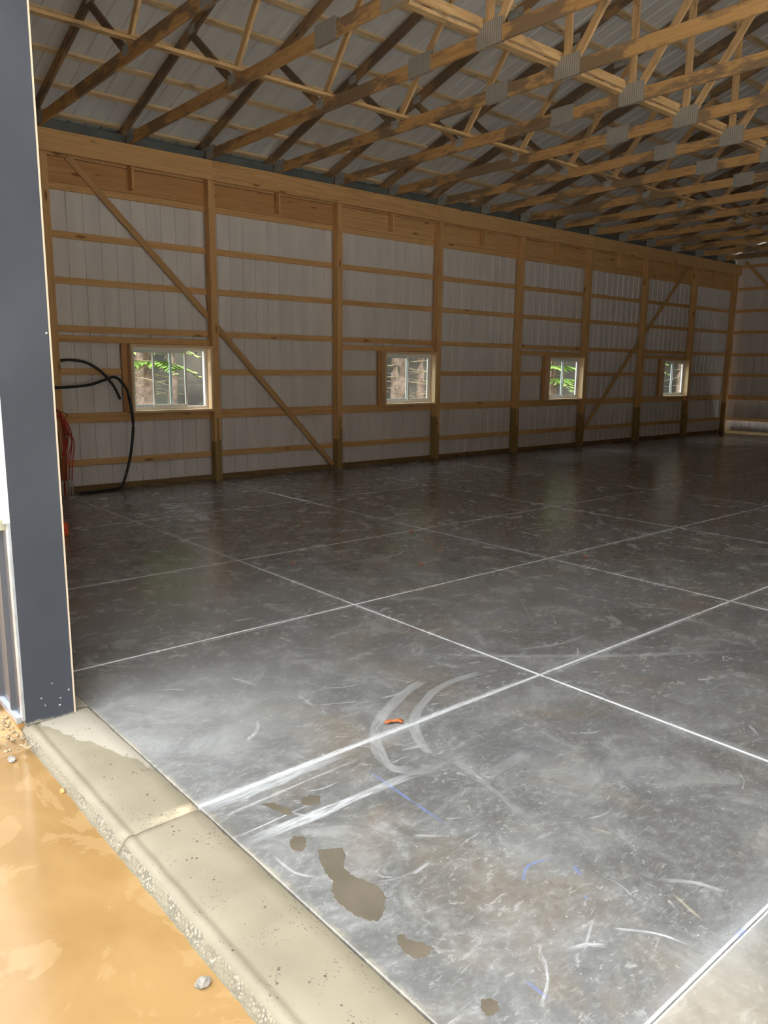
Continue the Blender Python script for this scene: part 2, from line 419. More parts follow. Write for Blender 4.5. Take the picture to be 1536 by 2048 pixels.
def boxes(lst):
    v, f = [], []
    for (x0, x1, y0, y1, z0, z1) in lst:
        b = len(v)
        v += [(x, y, z) for x in (x0, x1) for y in (y0, y1) for z in (z0, z1)]
        f += [tuple(b+i for i in q) for q in BOXF]
    return v, f
def box(name, lims, mat, parent=None):
    """axis aligned box whose origin is its own centre"""
    x0, x1, y0, y1, z0, z1 = lims
    c = ((x0+x1)/2, (y0+y1)/2, (z0+z1)/2)
    v, f = boxes([(x0-c[0], x1-c[0], y0-c[1], y1-c[1], z0-c[2], z1-c[2])])
    return mesh(name, v, f, mat, parent, loc=c)
_cache = {}
def board_mesh(L, w, t, mat):
    key = (round(L, 3), round(w, 4), round(t, 4), mat)
    if key not in _cache:
        c = min(.004, t*.2); x, y, z = L/2, w/2, t/2
        prof = [(-y+c, -z), (y-c, -z), (y, -z+c), (y, z-c), (y-c, z), (-y+c, z), (-y, z-c), (-y, -z+c)]
        v = [(s*x, a, b) for s in (-1, 1) for a, b in prof]
        f = [(i, (i+1) % 8, 8+(i+1) % 8, 8+i) for i in range(8)] + [tuple(range(7, -1, -1)), tuple(range(8, 16))]
        me = bpy.data.meshes.new('board'); me.from_pydata(v, [], f); me.update(); me.materials.append(M[mat])
        _cache[key] = me
    return _cache[key]
def board(name, p0, p1, w, t, nrm, mat, parent=None):
    """sawn board from p0 to p1; w across, t along nrm; local X is the grain"""
    p0, p1 = Vector(p0), Vector(p1); ax = (p1-p0); L = ax.length; ax.normalize()
    n = Vector(nrm); n = (n-ax*n.dot(ax)).normalized(); s = n.cross(ax)
    o = bpy.data.objects.new(name, board_mesh(L, w, t, mat))
    c = (p0+p1)/2
    o.matrix_local = Matrix(((ax.x, s.x, n.x, c.x), (ax.y, s.y, n.y, c.y), (ax.z, s.z, n.z, c.z), (0, 0, 0, 1)))
    link(o); o.parent = parent
    return o
def copy_tree(o, parent=None):
    c = o.copy(); COL.objects.link(c); c.parent = parent
    for ch in o.children: copy_tree(ch, c)
    return c
def smooth_path(pts, n=8):
    P = [Vector(p) for p in pts]; P = [2*P[0]-P[1]]+P+[2*P[-1]-P[-2]]; out = []
    for i in range(1, len(P)-2):
        a, b, c, d = P[i-1:i+3]
        for k in range(n):
            u = k/n
            out.append(.5*((2*b)+(c-a)*u+(2*a-5*b+4*c-d)*u*u+(3*b-a-3*c+d)*u**3))
    out.append(P[-2]); return out
def tube(name, pts, r, mat, parent=None, seg=8, n=8, taper=1.0):
    path = smooth_path(pts, n); v, f = [], []
    up = Vector((0, 0, 1)); N = len(path)
    for i, p in enumerate(path):
        t = (path[min(i+1, N-1)]-path[max(i-1, 0)]).normalized()
        s = t.cross(up)
        if s.length < .05: s = t.cross(Vector((1, 0, 0)))
        s.normalize(); q = s.cross(t)
        rr = r*(1+(taper-1)*i/(N-1))
        for k in range(seg):
            a = 2*math.pi*k/seg; v.append(p+s*(rr*math.cos(a))+q*(rr*math.sin(a)))
    for i in range(N-1):
        for k in range(seg):
            f.append((i*seg+k, i*seg+(k+1) % seg, (i+1)*seg+(k+1) % seg, (i+1)*seg+k))
    f.append(tuple(range(seg-1, -1, -1))); f.append(tuple((N-1)*seg+k for k in range(seg)))
    return mesh(name, v, f, mat, parent, smooth=True)
def lathe(name, prof, mat, parent=None, seg=20, loc=(0, 0, 0)):
    v, f = [], []
    for r, z in prof:
        for k in range(seg):
            a = 2*math.pi*k/seg; v.append((r*math.cos(a), r*math.sin(a), z))
    for i in range(len(prof)-1):
        for k in range(seg): f.append((i*seg+k, i*seg+(k+1) % seg, (i+1)*seg+(k+1) % seg, (i+1)*seg+k))
    f.append(tuple(range(seg-1, -1, -1))); f.append(tuple((len(prof)-1)*seg+k for k in range(seg)))
    return mesh(name, v, f, mat, parent, smooth=True, loc=loc)
def blob(name, r, mat, loc, seed, sq=(1, 1, 1), parent=None, sub=2):
    bm = bmesh.new(); bmesh.ops.create_icosphere(bm, subdivisions=sub, radius=1)
    for q in bm.verts:
        k = 1+.35*noise.noise(q.co*1.7+Vector((seed*3.1, seed, 0)))
        q.co = Vector((q.co.x*sq[0], q.co.y*sq[1], q.co.z*sq[2]))*(r*k)
    me = bpy.data.meshes.new(name); bm.to_mesh(me); bm.free(); me.materials.append(M[mat])
    o = bpy.data.objects.new(name, me); o.location = loc
    return link(o, parent)

# ribbed metal sheet: profile u -> depth, ribs every 0.2286 m with two low beads between
RIB = .2286
def rib_profile(a, b, d=.019):
    pts = [(a, None), (b, None)]
    k0 = int(math.floor(a/RIB))-1; k1 = int(math.ceil(b/RIB))+1
    key = []
    for k in range(k0, k1+1):
        c = k*RIB
        key += [(c-.022, 0), (c-.010, d), (c+.010, d), (c+.022, 0)]
        for q in (.085, .144): key += [(c+q-.010, 0), (c+q-.005, d*.05), (c+q+.005, d*.05), (c+q+.010, 0)]
    key.sort()
    def at(u):
        for (u0, h0), (u1, h1) in zip(key[:-1], key[1:]):
            if u0 <= u <= u1: return h0+(h1-h0)*(u-u0)/max(1e-9, u1-u0)
        return 0
    return [(a, at(a))]+[(u, h) for u, h in key if a+1e-4 < u < b-1e-4]+[(b, at(b))]
def sheet(name, rects, P3, mat, parent):
    """rects: (u0,u1,v0,v1) with v as number or function of u; P3(u,v,h) -> point. one panel, one mesh"""
    v, f = [], []
    for (u0, u1, v0, v1) in rects:
        if u1-u0 < .003: continue
        pr = rib_profile(u0, u1); b = len(v)
        for u, h in pr:
            a = v0(u) if callable(v0) else v0; z = v1(u) if callable(v1) else v1
            v.append(P3(u, a, h)); v.append(P3(u, z, h))
        for i in range(len(pr)-1): f.append((b+2*i, b+2*i+2, b+2*i+3, b+2*i+1))
    if v: return mesh(name, v, f, mat, parent)
def panels(lo, hi, w=.9144):
    out = []; a = lo
    k = math.floor(lo/w)
    while a < hi-1e-6:
        b = min(hi, (k+1)*w)
        if b-a > .01: out.append((a, b))
        a = b; k += 1
    return out

# ------------------------------------------------------------------ floor: slabs between saw cuts
floor = mesh('floor', *boxes([(1.333, 23.0, YR-.2, YW+.17, -.16, -.02)]), 'floor')
tag(floor, 'dark grey power-troweled concrete floor with white chalked saw cuts', 'floor', kind='structure')
G = .0025
sl = {}
for i in range(len(JX)-1):
    for j in range(len(JY)-1):
        x0, x1, y0, y1 = JX[i]+(G if i else 0), JX[i+1]-G, JY[j]+G, JY[j+1]-G
        w, h = round((x1-x0)/2, 4), round((y1-y0)/2, 4)
        if (w, h) not in sl:
            c = .003
            v = [(-w, -h, -.03), (w, -h, -.03), (w, h, -.03), (-w, h, -.03), (-w, -h, -c), (w, -h, -c), (w, h, -c), (-w, h, -c),
                 (-w+c, -h+c, 0), (w-c, -h+c, 0), (w-c, h-c, 0), (-w+c, h-c, 0)]
            f = [(0, 1, 5, 4), (1, 2, 6, 5), (2, 3, 7, 6), (3, 0, 4, 7), (4, 5, 9, 8), (5, 6, 10, 9), (6, 7, 11, 10), (7, 4, 8, 11), (8, 9, 10, 11)]
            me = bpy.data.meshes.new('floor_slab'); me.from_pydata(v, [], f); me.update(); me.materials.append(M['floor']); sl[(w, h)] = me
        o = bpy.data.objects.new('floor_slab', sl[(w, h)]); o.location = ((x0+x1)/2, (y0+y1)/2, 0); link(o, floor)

# dried slurry, chalk and scrape marks: thin films on the slabs, fading to their edges
def film(pts, w, st, mat, seed):
    path = smooth_path([(x, y, 0) for x, y in pts], 10 if len(pts) > 2 else 14); N = len(path); v, f, a, uv = [], [], [], []
    run = 0.0; w *= .72
    for i, p in enumerate(path):
        if i: run += (p-path[i-1]).length
        t = (path[min(i+1, N-1)]-path[max(i-1, 0)]).normalized(); s = Vector((-t.y, t.x, 0))
        q = p+s*(w*.3*noise.noise(p*4+Vector((seed, 0, 0))))
        u = i/(N-1); end = min(1, u*N*.3, (1-u)*N*.15)
        ww = w*(1+.45*noise.noise(p*7+Vector((0, seed, 0))))
        for k, e in ((-1, 0), (-.7, .9), (.7, .9), (1, 0)):
            v.append((q.x+s.x*ww*k, q.y+s.y*ww*k, .0005+.00002*(seed % 9))); a.append(e*end*st); uv += [run+seed*3.7, ww*k+seed, 0]
    for i in range(N-1):
        for k in range(3): f.append((i*4+k, i*4+k+1, i*4+k+5, i*4+k+4))
    o = mesh('chalk_mark', v, f, mat, floor)
    o.data.attributes.new('film', 'FLOAT', 'POINT').data.foreach_set('value', a)
    o.data.attributes.new('run', 'FLOAT_VECTOR', 'POINT').data.foreach_set('vector', uv)
for i, (col, w, st, pts) in enumerate(MARKS): film(pts, w, st, 'chalk_'+col, i)
rm = random.Random(17)
for i in range(110):          # stray scuffs from boots and wheels
    x = 1.5+6.5*rm.random()**1.2; y = 1.0+6.5*rm.random(); an = rm.choice((.35, -.5, 1.2, 2.2))+rm.uniform(-.3, .3); L = rm.uniform(.05, .28)
    film([(x, y), (x+L*.5*math.cos(an), y+L*.5*math.sin(an)), (x+L*math.cos(an+.2), y+L*math.sin(an+.2))], rm.uniform(.004, .016), rm.uniform(.25, .6), 'chalk_w', 60+i)

# threshold kerb in the doorway, cut into lengths
thr = empty('threshold', (1.15, 1.4, 0), label='buff concrete threshold kerb with rounded outer edge across the doorway', cat='threshold', kind='structure')
def sill_piece(y0, y1, k):
    prof = [(1.328, -.05), (1.328, -.006), (1.322, -.001), (1.26, .001), (1.12, .000), (1.075, -.001), (1.062, -.004), (1.050, -.0045), (1.042, -.001), (1.030, .0005), (1.018, -.003), (1.006, -.013), (1.000, -.028), (.986, -.045), (.978, -.062), (.972, -.09), (.968, -.18)]
    n = max(2, int((y1-y0)/.025)); v, f = [], []
    for i in range(n+1):
        y = y0+(y1-y0)*i/n
        for j, (x, z) in enumerate(prof):
            q = Vector((x*6, y*6, z*6)); dx = dz = 0
            if j >= 12: dx = .006*noise.noise(q*4)+.004*noise.noise(q*13)
            elif j >= 7: dx = .0025*noise.noise(q*1.5); dz = .0012*noise.noise(q*2.5)
            elif j <= 2: dx = .004*noise.noise(Vector((0, y*9, 3))); dx = min(dx, .003)
            v.append((x+dx-1.15, y-1.4, z+dz))
    m = len(prof)
    for i in range(n):
        for j in range(m-1): f.append((i*m+j, i*m+j+1, (i+1)*m+j+1, (i+1)*m+j))
    f.append(tuple(range(m-1, -1, -1))); f.append(tuple(n*m+j for j in range(m)))
    o = mesh('kerb_length', v, f, 'sill', thr, smooth=False)
    for pl in o.data.polygons: pl.use_smooth = len(pl.vertices) == 4
for a, b in ((DY0, -.862), (-.858, .928), (.932, 2.7005), (2.7045, 3.99)): sill_piece(a, b, 0)

for a, b in ((3.992, YW+.16), (YR-.16, DY0-.002)):
    mesh('foundation_strip', *boxes([(1.03-1.15, 1.330-1.15, a-1.4, b-1.4, -.15, -.0005)]), 'sill', thr)

# ------------------------------------------------------------------ window wall
wl = empty('wall_left', (XR, YW, 0), label='long window wall of white ribbed metal on pine girts and posts', cat='wall', kind='structure')
WL = Vector((XR, YW, 0))
def B(parent, org, name, p0, p1, w, t, n, mat): return board(name, Vector(p0)-org, Vector(p1)-org, w, t, n, mat, parent)
YG = YW+.140            # inner face of girts
YS = YG+.040            # inner face of siding
POSTS = [XR+BAY*k for k in range(-2, 8)]     # right faces
POSTS[-1] = 22.98
def wall_post(parent, org, cx, y0, y1, top, pl=(.62, .97, .80), along='x'):
    """three-ply post: pine above, treated plies below, splices at uneven heights"""
    up, lo = [], []
    for k in range(3):
        a = -POSTW/2+k*POSTW/3+.0006; b = a+POSTW/3-.0012; s = pl[k]; e = .0015*(k % 2)
        if along == 'x': up.append((a, b, y0+e, y1, s, top)); lo.append((a-.0004, b+.0004, y0-.001+e, y1, -.03, s-.002))
        else: up.append((y0+e, y1, a, b, s, top)); lo.append((y0-.001+e, y1, a-.0004, b+.0004, -.03, s-.002))
    def mk(nm, bl, mat, par, loc):
        # swap axes so local X is the long (grain) axis
        v, f = boxes(bl); o = mesh(nm, [(z, y, -x) for x, y, z in v], f, mat, par); o.rotation_euler = (0, -math.pi/2, 0); o.location = loc
        return o
    p = mk('wall_post', up, 'pine', parent, cx)
    c = mk('treated_base', lo, 'treated', p, (0, 0, 0)); c.rotation_euler = (0, 0, 0)
    return p
for i, xr in enumerate(POSTS):
    r = random.Random(i)
    pl = [r.uniform(.5, .65), r.uniform(.85, 1.0), r.uniform(.6, .98)]; r.shuffle(pl)
    wall_post(wl, WL, Vector((xr-POSTW/2, YW, 0))-WL, 0, .138, 4.83, pl)
XL0, XL1 = 1.08, 23.06
def lengths(lo, hi, step, start): 
    e = [lo]; a = start
    while a < hi-.2:
        if a > lo+.2: e.append(a)
        a += step
    return e+[hi]
rows = [(.41, .089, 0), (1.052, .140, 1), (1.705, .089, 0), (2.295, .089, 1), (2.94, .089, 0), (3.545, .089, 1), (4.165, .089, 0)]
WINX = [POSTS[k]-POSTW for k in (2, 4, 6, 8)]     # right edge of every window box
WINW, WZ0, WZ1 = 1.325, 1.105, 2.11
for z, w, ph in rows:
    E = lengths(XL0, XL1, 2*BAY, POSTS[ph]-POSTW/2)
    for a, b in zip(E[:-1], E[1:]):
        segs = [(a+.001, b-.001)]
        if WZ0 < z < WZ1:
            for xr in WINX:
                ns = []
                for s, e in segs:
                    if e <= xr-WINW or s >= xr: ns.append((s, e))
                    else:
                        if s < xr-WINW-.02: ns.append((s, xr-WINW-.002))
                        if e > xr+.02: ns.append((xr+.002, e))
                segs = ns
        for s, e in segs:
            B(wl, WL, 'girt', (s, YG+.019, z), (e, YG+.019, z), w, .038, (0, 1, 0), 'pine')
for xr in WINX:      # short girt over each window, king studs beside it
    B(wl, WL, 'girt', (xr-BAY+POSTW-.02, YG-.0195, 2.158), (xr+.0, YG-.0195, 2.158), .089, .038, (0, 1, 0), 'pine')
    B(wl, WL, 'king_stud', (xr-WINW-.045, YG-.02, 1.125), (xr-WINW-.045, YG-.02, 2.112), .085, .038, (0, 1, 0), 'pine_red')
# sill plate / skirt
E = lengths(XL0, XL1, 2*BAY, POSTS[1])
for a, b in zip(E[:-1], E[1:]):
    B(wl, WL, 'skirt_board', (a+.001, YG+.019, -.02), (b-.001, YG+.019, -.02), .19, .038, (0, 1, 0), 'skirt')
# inner and outer header boards carrying the trusses
E = lengths(XL0, XL1, 2*BAY, POSTS[2]-POSTW/2)
for a, b in zip(E[:-1], E[1:]):
    B(wl, WL, 'inner_header', (a+.001, YW-.0195, 4.69), (b-.001, YW-.0195, 4.69), .28, .038, (0, 1, 0), 'pine')
E = lengths(XL0, XL1, 2*BAY, POSTS[1]-POSTW/2)
for k, (a, b) in enumerate(zip(E[:-1], E[1:])):
    B(wl, WL, 'outer_header', (a+.001, YG+.018, 4.375), (b-.001, YG+.018, 4.375), .325, .036, (0, 1, 0), 'pine_red' if k < 2 else 'pine')
    B(wl, WL, 'outer_header', (a+.001, YG+.018, 4.695), (b-.001, YG+.018, 4.695), .30, .036, (0, 1, 0), 'pine')
for k in range(len(POSTS)-1):
    x = (POSTS[k]+POSTS[k+1])/2-POSTW/2
    B(wl, WL, 'header_block', (x, YW+.069, 4.25), (x, YW+.069, 4.82), .138, .038, (1, 0, 0), 'pine')
for a, b in zip(E[:-1], E[1:]):
    B(wl, WL, 'eave_strip', (a+.001, YG+.030, 4.918), (b-.001, YG+.030, 4.918), .145, .012, (0, 1, 0), 'eave')
# knee braces let in between the posts
YB = YG-.02
for p0, p1 in (((3.93, 4.56), (5.962, 2.56)), ((6.078, 2.44), (8.38, .07)), ((20.30, 4.52), (18.27, 2.62)), ((18.15, 2.52), (15.90, .32))):
    B(wl, WL, 'diagonal_brace', (p0[0], YB, p0[1]), (p1[0], YB, p1[1]), .089, .037, (0, 1, 0), 'brace')
# metal sheets with window holes
for a, b in panels(1.02, 23.10):
    rects = [(a, b, 0, 5.012)]
    for xr in WINX:
        nr = []
        for (u0, u1, v0, v1) in rects:
            l, r_ = xr-WINW+.005, xr-.005
            if u1 <= l or u0 >= r_: nr.append((u0, u1, v0, v1)); continue
            if u0 < l: nr.append((u0, l, v0, v1))
            if u1 > r_: nr.append((r_, u1, v0, v1))
            m0, m1 = max(u0, l), min(u1, r_); nr += [(m0, m1, v0, WZ0), (m0, m1, WZ1, v1)]
        rects = nr
    sheet('siding_panel', rects, lambda u, v, h: (u-WL.x, YS+h-WL.y, v-.02), 'siding', wl)

# windows
def frame4(name, x0, x1, z0, z1, y0, y1, w, mat, parent):
    return mesh(name, *boxes([(x0, x1, y0, y1, z0, z0+w), (x0, x1, y0, y1, z1-w, z1), (x0, x0+w, y0, y1, z0+w, z1-w), (x1-w, x1, y0, y1, z0+w, z1-w)]), mat, parent)
def make_window(k, xr, shift):
    o = empty('window_%d' % k, (xr-WINW/2, YW+.1, WZ0), cat='window', kind='structure')
    tag(o, ['slider window with sash part open, nearest the doorway beside the black pipe', 'second white slider window from the doorway in a pine box',
            'third white slider window from the doorway in a pine box', 'farthest white slider window near the back corner'][k-1])
    x0, x1 = -WINW/2, WINW/2; H = WZ1-WZ0; yf, yb = -.1-.004, .095
    T = .037
    for p0, p1, n in (((x0, 0, T/2), (x1, 0, T/2), (0, 0, 1)), ((x0, 0, H-T/2), (x1, 0, H-T/2), (0, 0, 1)),
                      ((x0+T/2, 0, T), (x0+T/2, 0, H-T), (1, 0, 0)), ((x1-T/2, 0, T), (x1-T/2, 0, H-T), (1, 0, 0))):
        c = (yf+yb)/2
        board('jamb_board', (p0[0], c, p0[2]), (p1[0], c, p1[2]), yb-yf, T, n, 'pine_lit', o)
    a0, a1, b0, b1 = x0+T+.001, x1-T-.001, T+.001, H-T-.001
    fr = frame4('window_frame', a0, a1, b0, b1, .030, .092, .045, 'vinyl', o)
    mid = (a0+a1)/2
    s1 = frame4('fixed_sash', a0+.046, mid+.045, b0+.046, b1-.046, .064, .086, .034, 'vinyl_blue', o)
    box('pane', (a0+.080, mid+.011, .073, .077, b0+.080, b1-.080), 'glass', s1)
    l = mid+.03-shift; r = a1-.046-shift
    s2 = frame4('sliding_sash', l, r, b0+.046, b1-.046, .036, .060, .030, 'vinyl', o)
    box('pane', (l+.03, r-.03, .046, .050, b0+.076, b1-.076), 'glass', s2)
    box('latch', (l+.004, l+.020, .022, .036, .44, .52), 'vinyl', s2)
make_window(1, WINX[0], .30)
for k in (1, 2, 3): make_window(k+1, WINX[k], 0)

# ------------------------------------------------------------------ back gable
wb = empty('wall_back', (XB, RIDGE, 0), label='far gable wall of ribbed metal on dim pine girts', cat='wall', kind='structure')
WB = Vector((XB, RIDGE, 0))
for a, b in panels(YR-.19, YW+.19):
    sheet('siding_panel', [(a, b, 0, lambda u: zroof(u)-.02)], lambda u, v, h: (h, u-RIDGE, v-.02), 'siding', wb)
for z, w in ((.41, .089), (1.052, .14), (1.705, .089), (2.295, .089), (2.94, .089), (3.545, .089), (4.165, .089), (4.80, .089)):
    for a, b in ((YR-.1, 1.2), (1.202, 6.08), (6.082, YW+.12)):
        B(wb, WB, 'girt', (XB-.021, a, z), (XB-.021, b, z), w, .038, (1, 0, 0), 'pine')
B(wb, WB, 'skirt_board', (XB-.021, YR-.1, -.02), (XB-.021, YW+.12, -.02), .19, .038, (1, 0, 0), 'skirt')
for y in (8.6, 6.08, 3.6, 1.2, -1.2):
    p = wall_post(wb, WB, Vector((XB-.179, y, 0))-WB, 0, .136, zroof(y)-.25, along='y')
B(wb, WB, 'diagonal_brace', (XB-.062, 11.0, 4.93), (XB-.062, 8.75, 2.6), .089, .036, (1, 0, 0), 'brace')

# ------------------------------------------------------------------ right wall (behind the picture's right edge)
wr = empty('wall_right', (XR, YR, 0), label='opposite long wall of ribbed metal beyond the right edge', cat='wall', kind='structure')
WR = Vector((XR, YR, 0))
for a, b in panels(1.02, 23.10):
    sheet('siding_panel', [(a, b, 0, 5.16)] if not (RD0-.01 < (a+b)/2 < RD1+.01) else [(a, b, 4.2, 5.16)], lambda u, v, h: (u-WR.x, -.18-h, v-.02), 'siding', wr)
for z, w, ph in rows:
    for a, b in ((XL0, RD0), (RD1, XL1)):
        if b-a > .1: B(wr, WR, 'girt', (a, YR-.159, z), (b, YR-.159, z), w, .038, (0, 1, 0), 'pine')
B(wr, WR, 'inner_header', (XL0, YR+.0195, 4.69), (XL1, YR+.0195, 4.69), .28, .038, (0, 1, 0), 'pine')
B(wr, WR, 'outer_header', (XL0, YR-.158, 4.5), (XL1, YR-.158, 4.5), .58, .036, (0, 1, 0), 'pine')
for xr in POSTS:
    if not (RD0 < xr-.06 < RD1): wall_post(wr, WR, Vector((xr-POSTW/2, YR-.138, 0))-WR, 0, .138, 5.1)

# ------------------------------------------------------------------ front gable with the big doorway
wf = empty('wall_front', (XF, DY1, 0), label='front gable of white siding over charcoal ribbed wainscot beside the doorway', cat='wall', kind='structure')
WF = Vector((XF, DY1, 0))
def front_rects(a, b, lo, hi):
    if hi is None: hi = lambda u: zroof(u)-.02
    out = []
    for u0, u1 in ((a, min(b, DY0-.05)), (max(a, DY1+.055), b)):
        if u1-u0 > .003: out.append((u0, u1, lo, hi))
    return out
P3f = lambda u, v, h: (-h, u-WF.y, v)
for a, b in panels(YR-.19, YW+.19):
    r1 = front_rects(a, b, 1.055, None)
    m0, m1 = max(a, DY0-.05), min(b, DY1+.055)
    if m1-m0 > .003: r1.append((m0, m1, DZ+.05, lambda u: zroof(u)-.02))
    sheet('siding_panel', r1, P3f, 'white_paint', wf)
    sheet('wainscot_panel', front_rects(a, b, .03, 1.01), P3f, 'dark_paint', wf)
for y0, y1 in ((DY1+.05, YW+.19), (YR-.19, DY0-.05)):
    mesh('wainscot_trim', *boxes([(-.030, .0, y0-WF.y, y1-WF.y, 1.005, 1.045), (-.036, .0, y0-WF.y, y1-WF.y, 1.045, 1.060)]), 'tan_trim', wf)
    mesh('base_trim', *boxes([(-.026, .0, y0-WF.y, y1-WF.y, .0, .032)]), 'galv', wf)
    mesh('skirt_board', *boxes([(-.020, .02, y0-WF.y, y1-WF.y, -.20, -.002)]), 'clay_board', wf)
    for z in (.41, 1.05, 1.7, 2.3, 2.94, 3.55, 4.17, 4.8):
        B(wf, WF, 'girt', (XF+.021, y0+.06 if y0 > 0 else y0, z), (XF+.021, y1-.06 if y0 < 0 else y1-.1, z), .089, .038, (1, 0, 0), 'pine')
for y in (4.12, 6.3, 8.7, DY0-.22): wall_post(wf, WF, Vector((XF+.042, y, 0))-WF, 0, .138, zroof(y)-.3 if y > 0 else 5.0, along='y')
B(wf, WF, 'door_header', (XF+.12, DY0-.2, DZ+.20), (XF+.12, DY1+.2, DZ+.20), .28, .15, (1, 0, 0), 'pine')

door = empty('door_1', (XF, DY1, 0), label='charcoal metal wrapped jamb of the open doorway', cat='doorway', kind='structure')
for y0, y1, s in ((0, .060, 1), (DY0-DY1-.060, DY0-DY1, -1)):
    mesh('jamb_trim', *boxes([(.004, .243, y0, y1, .002, DZ+.06)]), 'jamb', door)
    e = y0 if s > 0 else y1
    mesh('jamb_edge', *boxes([(.2432, .252, min(e, e+s*.05)+.0005*s, max(e, e+s*.05)+.0005*s, .003, DZ+.06)]), 'cream_trim', door)
    for za, zb, mt, dp in ((.03, 1.045, 'galv', .009), (1.046, DZ+.06, 'white_paint', .024)):
        mesh('corner_trim', *boxes([(-dp, .0035, min(e, e+s*.024), max(e, e+s*.024), za, zb), (-dp*.5, .0035, min(e+s*.024, e+s*.056), max(e+s*.024, e+s*.056), za, zb)]), mt, door)
mesh('head_trim', *boxes([(-.02, .243, DY0-DY1, 0, DZ, DZ+.06)]), 'jamb', door)
sc = lathe('screw', [(.006, 0), (.006, .002), (.004, .005)], 'steel', door, 10)
sc.rotation_euler = (math.pi/2, 0, 0); sc.location = (.232, -.001, 1.945)

# ------------------------------------------------------------------ roof
ceil = empty('ceiling', (XF, RIDGE, 5.2), label='underside of grey ribbed metal roof on pine purlins', cat='roof', kind='structure')
CE = Vector((XF, RIDGE, 5.2))
nv = Vector((0, SLOPE, 1)).normalized()
for sgn in (1, -1):
    for a, b in panels(.75, 23.4):
        def P3r(u, v, h, s=sgn):
            y = RIDGE+s*v; return (u-CE.x, s*v+s*nv.y*h, zroof(RIDGE+v)+nv.z*h-CE.z)
        sheet('roof_panel', [(a, b, 0, 8.05)], P3r, 'roof', ceil)
k = 0; y = 11.49
while y > RIDGE+.15:
    zc = zchord(y)+.073+.020
    E = lengths(1.02, XB-.06, 4*1.219, 6.02+(k % 2)*2*1.219-4*1.219)
    for a, b in zip(E[:-1], E[1:]):
        B(ceil, CE, 'purlin', (a+.001, y, zc), (b-.001, y, zc), .089, .038, nv, 'purlin')
    B(ceil, CE, 'purlin', (1.02, 2*RIDGE-y, zc), (XB-.06, 2*RIDGE-y, zc), .089, .038, (0, -nv.y, nv.z), 'purlin')
    y -= .585; k += 1
for a, b in zip((.8, 8.0, 15.6), (7.998, 15.598, 23.35)):
    B(ceil, CE, 'fascia_board', (a, 11.642, 5.03), (b, 11.642, 5.03), .19, .02, (0, 1, 0), 'eave')
    B(ceil, CE, 'soffit_panel', (a, 11.485, 4.985), (b, 11.485, 4.985), .29, .006, (0, 0, 1), 'eave')
def lateral(yc, zc, w, t, n, name='lateral_brace'):
    E = lengths(1.2, XB-.05, 4*1.219, 6.02)
    for a, b in zip(E[:-1], E[1:]): B(ceil, CE, name, (a+.001, yc, zc), (b-.001, yc, zc), w, t, n, 'web')
for s in (1, -1):
    f = lambda q: q if s > 0 else 2*RIDGE-q
    lateral(f(8.12), 5.010, .089, .037, (0, 0, 1))
    lateral(f(5.72), 5.010, .089, .037, (0, 0, 1)); lateral(f(5.655), 5.075, .089, .037, (0, 1, 0))

# ------------------------------------------------------------------ trusses
TX = [6.02+1.219*k for k in range(-4, 14)]
T0 = Vector((0, YW+.07, 4.85))
def make_truss():
    o = empty('roof_truss', (0, T0.y, T0.z))
    b = lambda nm, p, q, w, t, m: board(nm, Vector((0, *p))-T0, Vector((0, *q))-T0, w, t, (1, 0, 0), m, o)
    def plate(y, z, wy, hz, mat='plate'):
        for s in (-1, 1):
            p = board('nail_plate', Vector((s*.0205, y-wy/2, z))-T0, Vector((s*.0205, y+wy/2, z))-T0, hz, .002, (1, 0, 0), mat, o)
    mir = lambda y: 2*RIDGE-y
    for m in (lambda y: y, mir):
        b('top_chord', (m(11.60), zchord(11.60)), (m(RIDGE+.01), zchord(RIDGE+.01)), .140, .038, 'truss_top')
        b('web', (m(9.25), zchord(9.25)-.05), (m(8.34), 4.965), .089, .0365, 'truss_top')
        b('web', (m(8.28), 4.985), (m(7.15), zchord(7.15)-.05), .089, .036, 'web')
        b('web', (m(5.56), 4.98), (m(5.56), zchord(5.56)-.05), .089, .036, 'web')
        b('web', (m(5.46), 4.99), (m(3.68), zchord(3.68)-.03), .089, .0365, 'web')
        plate(m(11.12), 4.945, .24, .18, 'heel_plate')
        plate(m(6.53), 4.935, .34, .20); plate(m(5.55), 4.955, .33, .225)
        plate(m(8.31), 4.965, .15, .10, 'heel_plate'); plate(m(9.22), zchord(9.22)-.01, .16, .10, 'heel_plate')
        plate(m(7.35), zchord(7.35), .26, .11, 'heel_plate')
    b('bottom_chord', (11.26, 4.92), (6.53, 4.92), .140, .038, 'truss')
    b('bottom_chord', (6.528, 4.92), (mir(6.528), 4.92), .140, .038, 'truss')
    b('bottom_chord', (mir(6.53), 4.92), (mir(11.26), 4.92), .140, .038, 'truss')
    plate(RIDGE, zchord(RIDGE)-.01, .34, .2)
    return o
tr = make_truss()
ORD = ['first', 'second', 'third', 'fourth', 'fifth', 'sixth', 'seventh', 'eighth', 'ninth', 'tenth', 'eleventh', 'twelfth', 'thirteenth', 'fourteenth', 'fifteenth', 'sixteenth', 'seventeenth', 'eighteenth']
for i, x in enumerate(TX):
    o = tr if i == 0 else copy_tree(tr)
    o.location = (x, T0.y, T0.z)
    tag(o, '%s roof truss from the doorway, weathered lumber with steel nail plates' % ORD[i], 'roof truss', 'roof trusses')
    if i in (0, 1): tag(o, '%s roof truss from the doorway, just inside the front gable' % ORD[i])
    if i == len(TX)-1: tag(o, 'last roof truss, close against the far gable wall')

